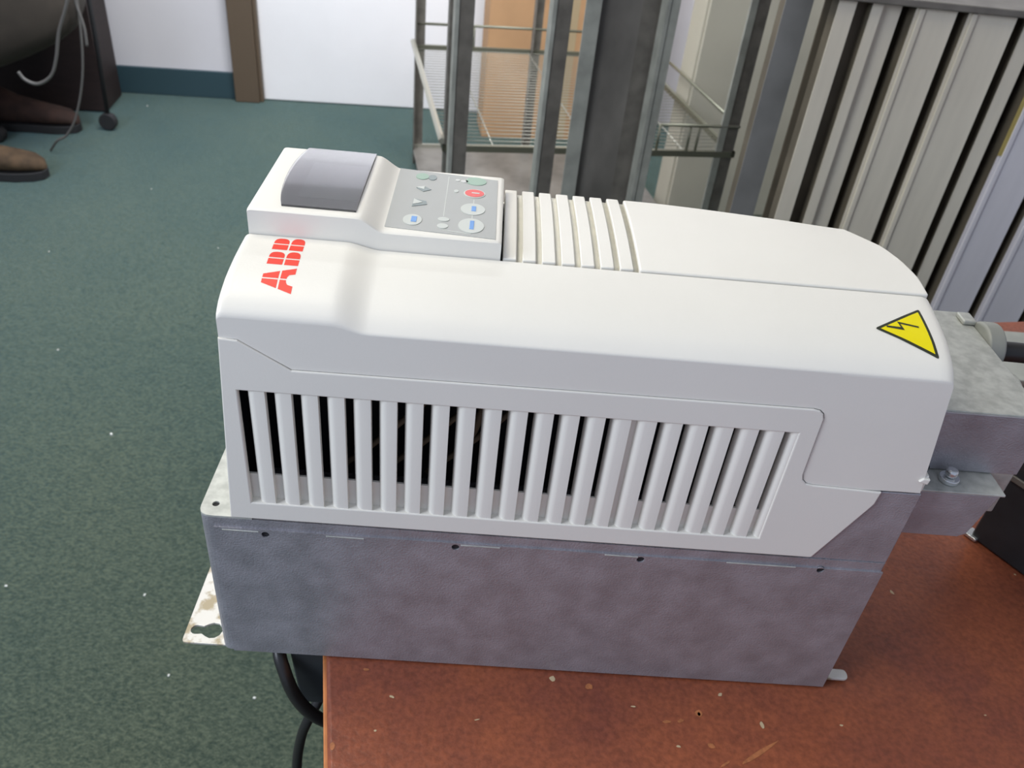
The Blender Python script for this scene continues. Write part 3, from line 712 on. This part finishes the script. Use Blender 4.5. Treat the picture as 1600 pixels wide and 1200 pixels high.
# ------------------------------------------------------------------ wire shelf farther back
WR = empty('wire_shelf', (0.40, 2.25, FZ), 'far open shelving unit with wire decks in front of the door', 'shelf')
L, Rr, F, Bk = 0.337, 1.120, 1.715, 2.616
for (a, b, f1, f2) in ((L, F, 1, 1), (L, Bk, 1, -1), (Rr, F, -1, 1), (Rr, Bk, -1, -1), (0.735, Bk, 1, -1)):
    link('post', angle_post(a, b, 0.034, FZ, 0.30, f1, f2), M['post'], WR)
link('post', box((Rr - 0.052, F - 0.004, FZ), (Rr - 0.034, F + 0.004, 0.3), S), M['postlight'], WR, label='pale strip beside the front post')
for zd in (-0.352, 0.18):
    fr = []
    for (p0, p1) in (((L, F), (Rr, F)), ((L, Bk), (Rr, Bk)), ((L, F), (L, Bk)), ((Rr, F), (Rr, Bk))):
        fr.append(((min(p0[0], p1[0]) - 0.005, min(p0[1], p1[1]) - 0.005, zd - 0.008), (max(p0[0], p1[0]) + 0.005, max(p0[1], p1[1]) + 0.005, zd + 0.008)))
    link('deck_frame', boxes(fr, S), M['wire'], WR)
    nw = 34
    wm = None
    for k in range(1, nw):
        e2 = F + (Bk - F) * k / nw
        o = link('deck_wire', tube([S @ Vector((L, e2, zd)), S @ Vector((Rr, e2, zd))], 0.0012, 5), M['wirelight'], WR, smooth=True) if wm is None else None
        if wm is None: wm = o; d0 = e2
        else:
            c = wm.copy(); COL.objects.link(c); v = S.to_3x3() @ Vector((0, e2 - d0, 0)); c.location = v
    for k in range(3):
        e1 = L + (Rr - L) * (k + 0.5) / 3
        link('deck_wire', tube([S @ Vector((e1, F, zd - 0.004)), S @ Vector((e1, Bk, zd - 0.004))], 0.0018, 5), M['wirelight'], WR, smooth=True)
zu = -0.277
for (p0, p1) in (((L, Bk), (Rr, Bk)), ((Rr, F), (Rr, Bk)), ((0.90, F), (Rr, F))):
    link('guard_rail', tube([S @ Vector((*p0, zu)), S @ Vector((*p1, zu))], 0.0045, 8), M['wire'], WR, smooth=True)
for (e1, e2) in ((L + 0.17, Bk), (L + 0.20, Bk), (0.985, F), (1.010, F), (0.90, F)):
    link('rail_upright', tube([S @ Vector((e1, e2, zu)), S @ Vector((e1, e2, -0.352))], 0.0035, 6), M['wire'], WR, smooth=True)
link('bottom_deck', boxes([((L, F, -0.712), (Rr, Bk, -0.700))], S), M['channel'], WR, bevel=0.002, label='solid grey bottom deck')
link('deck_lip', box((L, Bk - 0.006, -0.712), (Rr, Bk + 0.004, -0.688), S), M['wirelight'], WR)
link('brace', tube([S @ Vector((L - 0.006, Bk, -0.335)), S @ Vector((L - 0.006, F, -0.335))], 0.009, 6), M['wirelight'], WR, label='pale side rail of the wire deck')

# cardboard box and beige cabinet behind
CBX = empty('cardboard_box', (0.43, 3.0, FZ), 'large plain cardboard box behind the wire shelf', 'box')
CM = rot_m(8, (0.075, 2.93, 0))
link('carton', box((0.02, 0.0, FZ), (0.64, 0.17, 0.25), CM), M['card'], CBX, bevel=0.004)
link('flap', box((0.02, -0.004, 0.02), (0.64, 0.0, 0.25), CM), M['card'], CBX)
link('tape_strip', box((0.30, -0.0015, FZ + 0.01), (0.35, 0.0, 0.02), CM), M['chip'], CBX)
BC = empty('beige_cabinet', (1.10, 2.37, FZ), 'beige cabinet side seen through the right half of the wire shelf', 'cabinet')
BM = S @ Matrix.Translation((1.135, 2.13, 0))
link('carcass', box((0.0, 0.0, FZ), (0.75, 0.10, 0.55), BM), M['beige'], BC, bevel=0.003)
link('door', box((0.006, -0.014, FZ + 0.03), (0.37, -0.001, 0.54), BM), M['beige'], BC, bevel=0.002)
link('door', box((0.378, -0.014, FZ + 0.03), (0.745, -0.001, 0.54), BM), M['beige'], BC, bevel=0.002)

# ------------------------------------------------------------------ left: desk, chair, cords, boots
DK = empty('desk', (-1.9, 2.85, FZ), 'very dark wooden desk end against the back wall', 'desk')
link('end_panel', box((-1.10, -0.22, FZ + 0.004), (-0.515, -0.02, 0.0), WM), M['darkwood'], DK, bevel=0.003)
link('desk_top', box((-1.80, -0.62, 0.0), (-0.47, -0.005, 0.03), WM), M['darkwood'], DK, bevel=0.003)
link('kneehole_panel', box((-1.80, -0.10, FZ + 0.02), (-1.15, -0.05, 0.0), WM), M['darkwood'], DK)
CHR = empty('upholstered_chair', (-1.42, 2.35, FZ), 'brown grey upholstered chair, lower back corner, left frame edge', 'chair')
bm = bmesh.new(); bmesh.ops.create_cube(bm, size=1.0)
bmesh.ops.subdivide_edges(bm, edges=bm.edges, cuts=5, use_grid_fill=True)
for v in bm.verts:
    p = v.co * 2; n = Vector((math.copysign(abs(p.x) ** 1, p.x), p.y, p.z)); l4 = (abs(n.x) ** 4 + abs(n.y) ** 4 + abs(n.z) ** 4) ** 0.25 or 1
    n = n * max(abs(n.x), abs(n.y), abs(n.z)) / l4
    v.co = Vector((n.x * 0.33, n.y * 0.24, n.z * 0.17))
me = to_mesh(bm); me.transform(Matrix.Translation((-1.50, 2.44, -0.30)) @ Matrix.Rotation(0.35, 4, 'Z') @ Matrix.Rotation(-0.35, 4, 'Y')); link('seat', me, M['fabric'], CHR, smooth=True)
me = me.copy(); 
link('backrest', prism(round_poly([(-0.24, -0.22), (0.24, -0.22), (0.22, 0.36), (-0.22, 0.36)], 0.06), -0.04, 0.04, 'xz', Matrix.Translation((-1.50, 2.22, 0.16)) @ Matrix.Rotation(0.5, 4, 'Z')), M['fabric'], CHR, bevel=0.02, seg=3)
link('column', tube([(-1.66, 2.40, FZ + 0.08), (-1.66, 2.40, -0.42)], 0.028, 12), M['sole'], CHR, smooth=True)
for a in (28, 100, 172, 244, 316):
    c, s = math.cos(math.radians(a)), math.sin(math.radians(a))
    o = link('base_arm', tube([(-1.66, 2.40, FZ + 0.12), (-1.66 + 0.14 * c, 2.40 + 0.14 * s, FZ + 0.06)], [0.024, 0.014], 8), M['sole'], CHR, smooth=True)
    link('caster', prism(circ(-1.66 + 0.145 * c, FZ + 0.026, 0.025, 14), 2.40 + 0.145 * s - 0.018, 2.40 + 0.145 * s + 0.018, 'xz'), M['sole'], CHR, bevel=0.004)
def cord(name, pts, r, label):
    tag(link(name, tube(smooth_path(pts, 7), r, 6), M['cordgrey'], smooth=True), label, 'cord')
cord('cord', [(-0.99, 2.14, 0.02), (-1.0176, 2.14, -0.0876), (-1.044, 2.14, -0.1852), (-1.0858, 2.14, -0.2722), (-1.1089, 2.14, -0.3434), (-1.1351, 2.14, -0.3957), (-1.1776, 2.14, -0.4232), (-1.2118, 2.14, -0.4155), (-1.2278, 2.14, -0.3936)], 0.0050, 'pale cord hanging in a loop in front of the brown grey chair')
cord('cord', [(-1.138, 2.41, 0.0), (-1.140, 2.40, -0.25), (-1.165, 2.40, -0.45), (-1.215, 2.40, -0.60), (-1.262, 2.40, -0.675), (-1.30, 2.40, -0.70), (-1.34, 2.42, FZ + 0.006)], 0.0040, 'pale cord falling almost straight to the carpet beside the desk')
cord('cord', [(-1.105, 2.36, 0.0), (-1.114, 2.36, -0.1342), (-1.1255, 2.36, -0.239), (-1.1218, 2.36, -0.2744), (-1.1161, 2.36, -0.3195), (-1.1189, 2.36, -0.37)], 0.0045, 'short pale cord end hanging against the dark desk')
# floor lamp-like rod with caster
ST = empty('castor_stand', (-1.235, 2.66, FZ), 'thin dark rod on a single castor, left of the doorway', 'stand')
link('rod', tube([(-1.236, 2.66, FZ + 0.05), (-1.225, 2.66, -0.42), (-1.215, 2.66, 0.1)], 0.008, 8), M['sole'], ST, smooth=True)
link('castor', prism(circ(-1.238, FZ + 0.032, 0.030, 18), 2.645, 2.675, 'xz'), M['sole'], ST, bevel=0.004)
def boot(cx, cy, ang, s, top, label):
    B = empty('boot', (cx, cy, FZ), label, 'boot', 'boots on the carpet')
    bm = bmesh.new(); n = 14; rings = []
    prof = [(0.135, 0.010, 0.018, 0.040), (0.128, 0.030, 0.034, 0.048), (0.105, 0.044, 0.050, 0.052), (0.06, 0.050, 0.062, 0.056), (0.01, 0.048, 0.075, 0.062), (-0.05, 0.042, 0.095, 0.075), (-0.10, 0.040, 0.120, 0.095), (-0.135, 0.036, 0.120, 0.095), (-0.148, 0.02, 0.10, 0.085)]
    for (x, hw, hh, zc) in prof:
        rings.append([bm.verts.new((x, hw * math.cos(2 * math.pi * k / n), 0.024 + hh * (0.5 + 0.5 * math.sin(2 * math.pi * k / n)))) for k in range(n)])
    for a, b in zip(rings, rings[1:]):
        for k in range(n): bm.faces.new((a[k], a[(k + 1) % n], b[(k + 1) % n], b[k]))
    bm.faces.new(rings[0]); bm.faces.new(rings[-1][::-1])
    T_ = Matrix.Translation((cx, cy, FZ)) @ Matrix.Rotation(math.radians(ang), 4, 'Z') @ Matrix.Scale(s, 4)
    me = to_mesh(bm); me.transform(T_); o = link('upper', me, M[top], B, smooth=True)
    so = [(0.140, 0.0), (0.130, 0.030), (0.10, 0.046), (0.05, 0.051), (-0.02, 0.042), (-0.10, 0.042), (-0.148, 0.028)]
    poly = so + [(x, -y) for x, y in so[::-1] if y > 0]
    link('sole', prism(poly, 0.001, 0.028, 'xy', T_), M['sole'], B, bevel=0.003)
boot(-1.395, 2.20, 12, 1.0, 'boot', 'tan brown boot toe nearest the camera at left edge')
boot(-1.46, 2.61, 8, 1.0, 'bootdark', 'dark brown boot toe farther back, beside the pale cord')

# lint on the carpet
bm = bmesh.new()
for (x, y) in [(-0.42, 1.62), (-0.62, 1.85), (-1.05, 1.75), (-0.83, 1.30), (-0.28, 1.45), (-0.60, 1.02), (-0.26, 0.92), (-0.39, 0.62), (-0.30, 0.47), (-0.16, 0.44), (-0.33, 0.24), (-0.62, 0.62), (-0.09, 2.15), (-0.93, 2.2), (-1.2, 2.93), (-1.30, 2.80), (-0.22, 1.02), (-0.11, 0.60), (-0.45, 0.30), (-0.19, 0.22)]:
    s = random.uniform(.0015, .0032)
    mt = rot_m(random.uniform(0, 180), (x, y, FZ + 0.001)); bm_box(bm, (-s, -s * .7, 0), (s, s * .7, s), mt)
tag(link('lint', to_mesh(bm), M['lint']), 'scattered white lint specks on the green carpet', 'lint', kind='stuff')

# every steel plank that shares its mesh data keeps world placement; final update
bpy.context.view_layer.update()
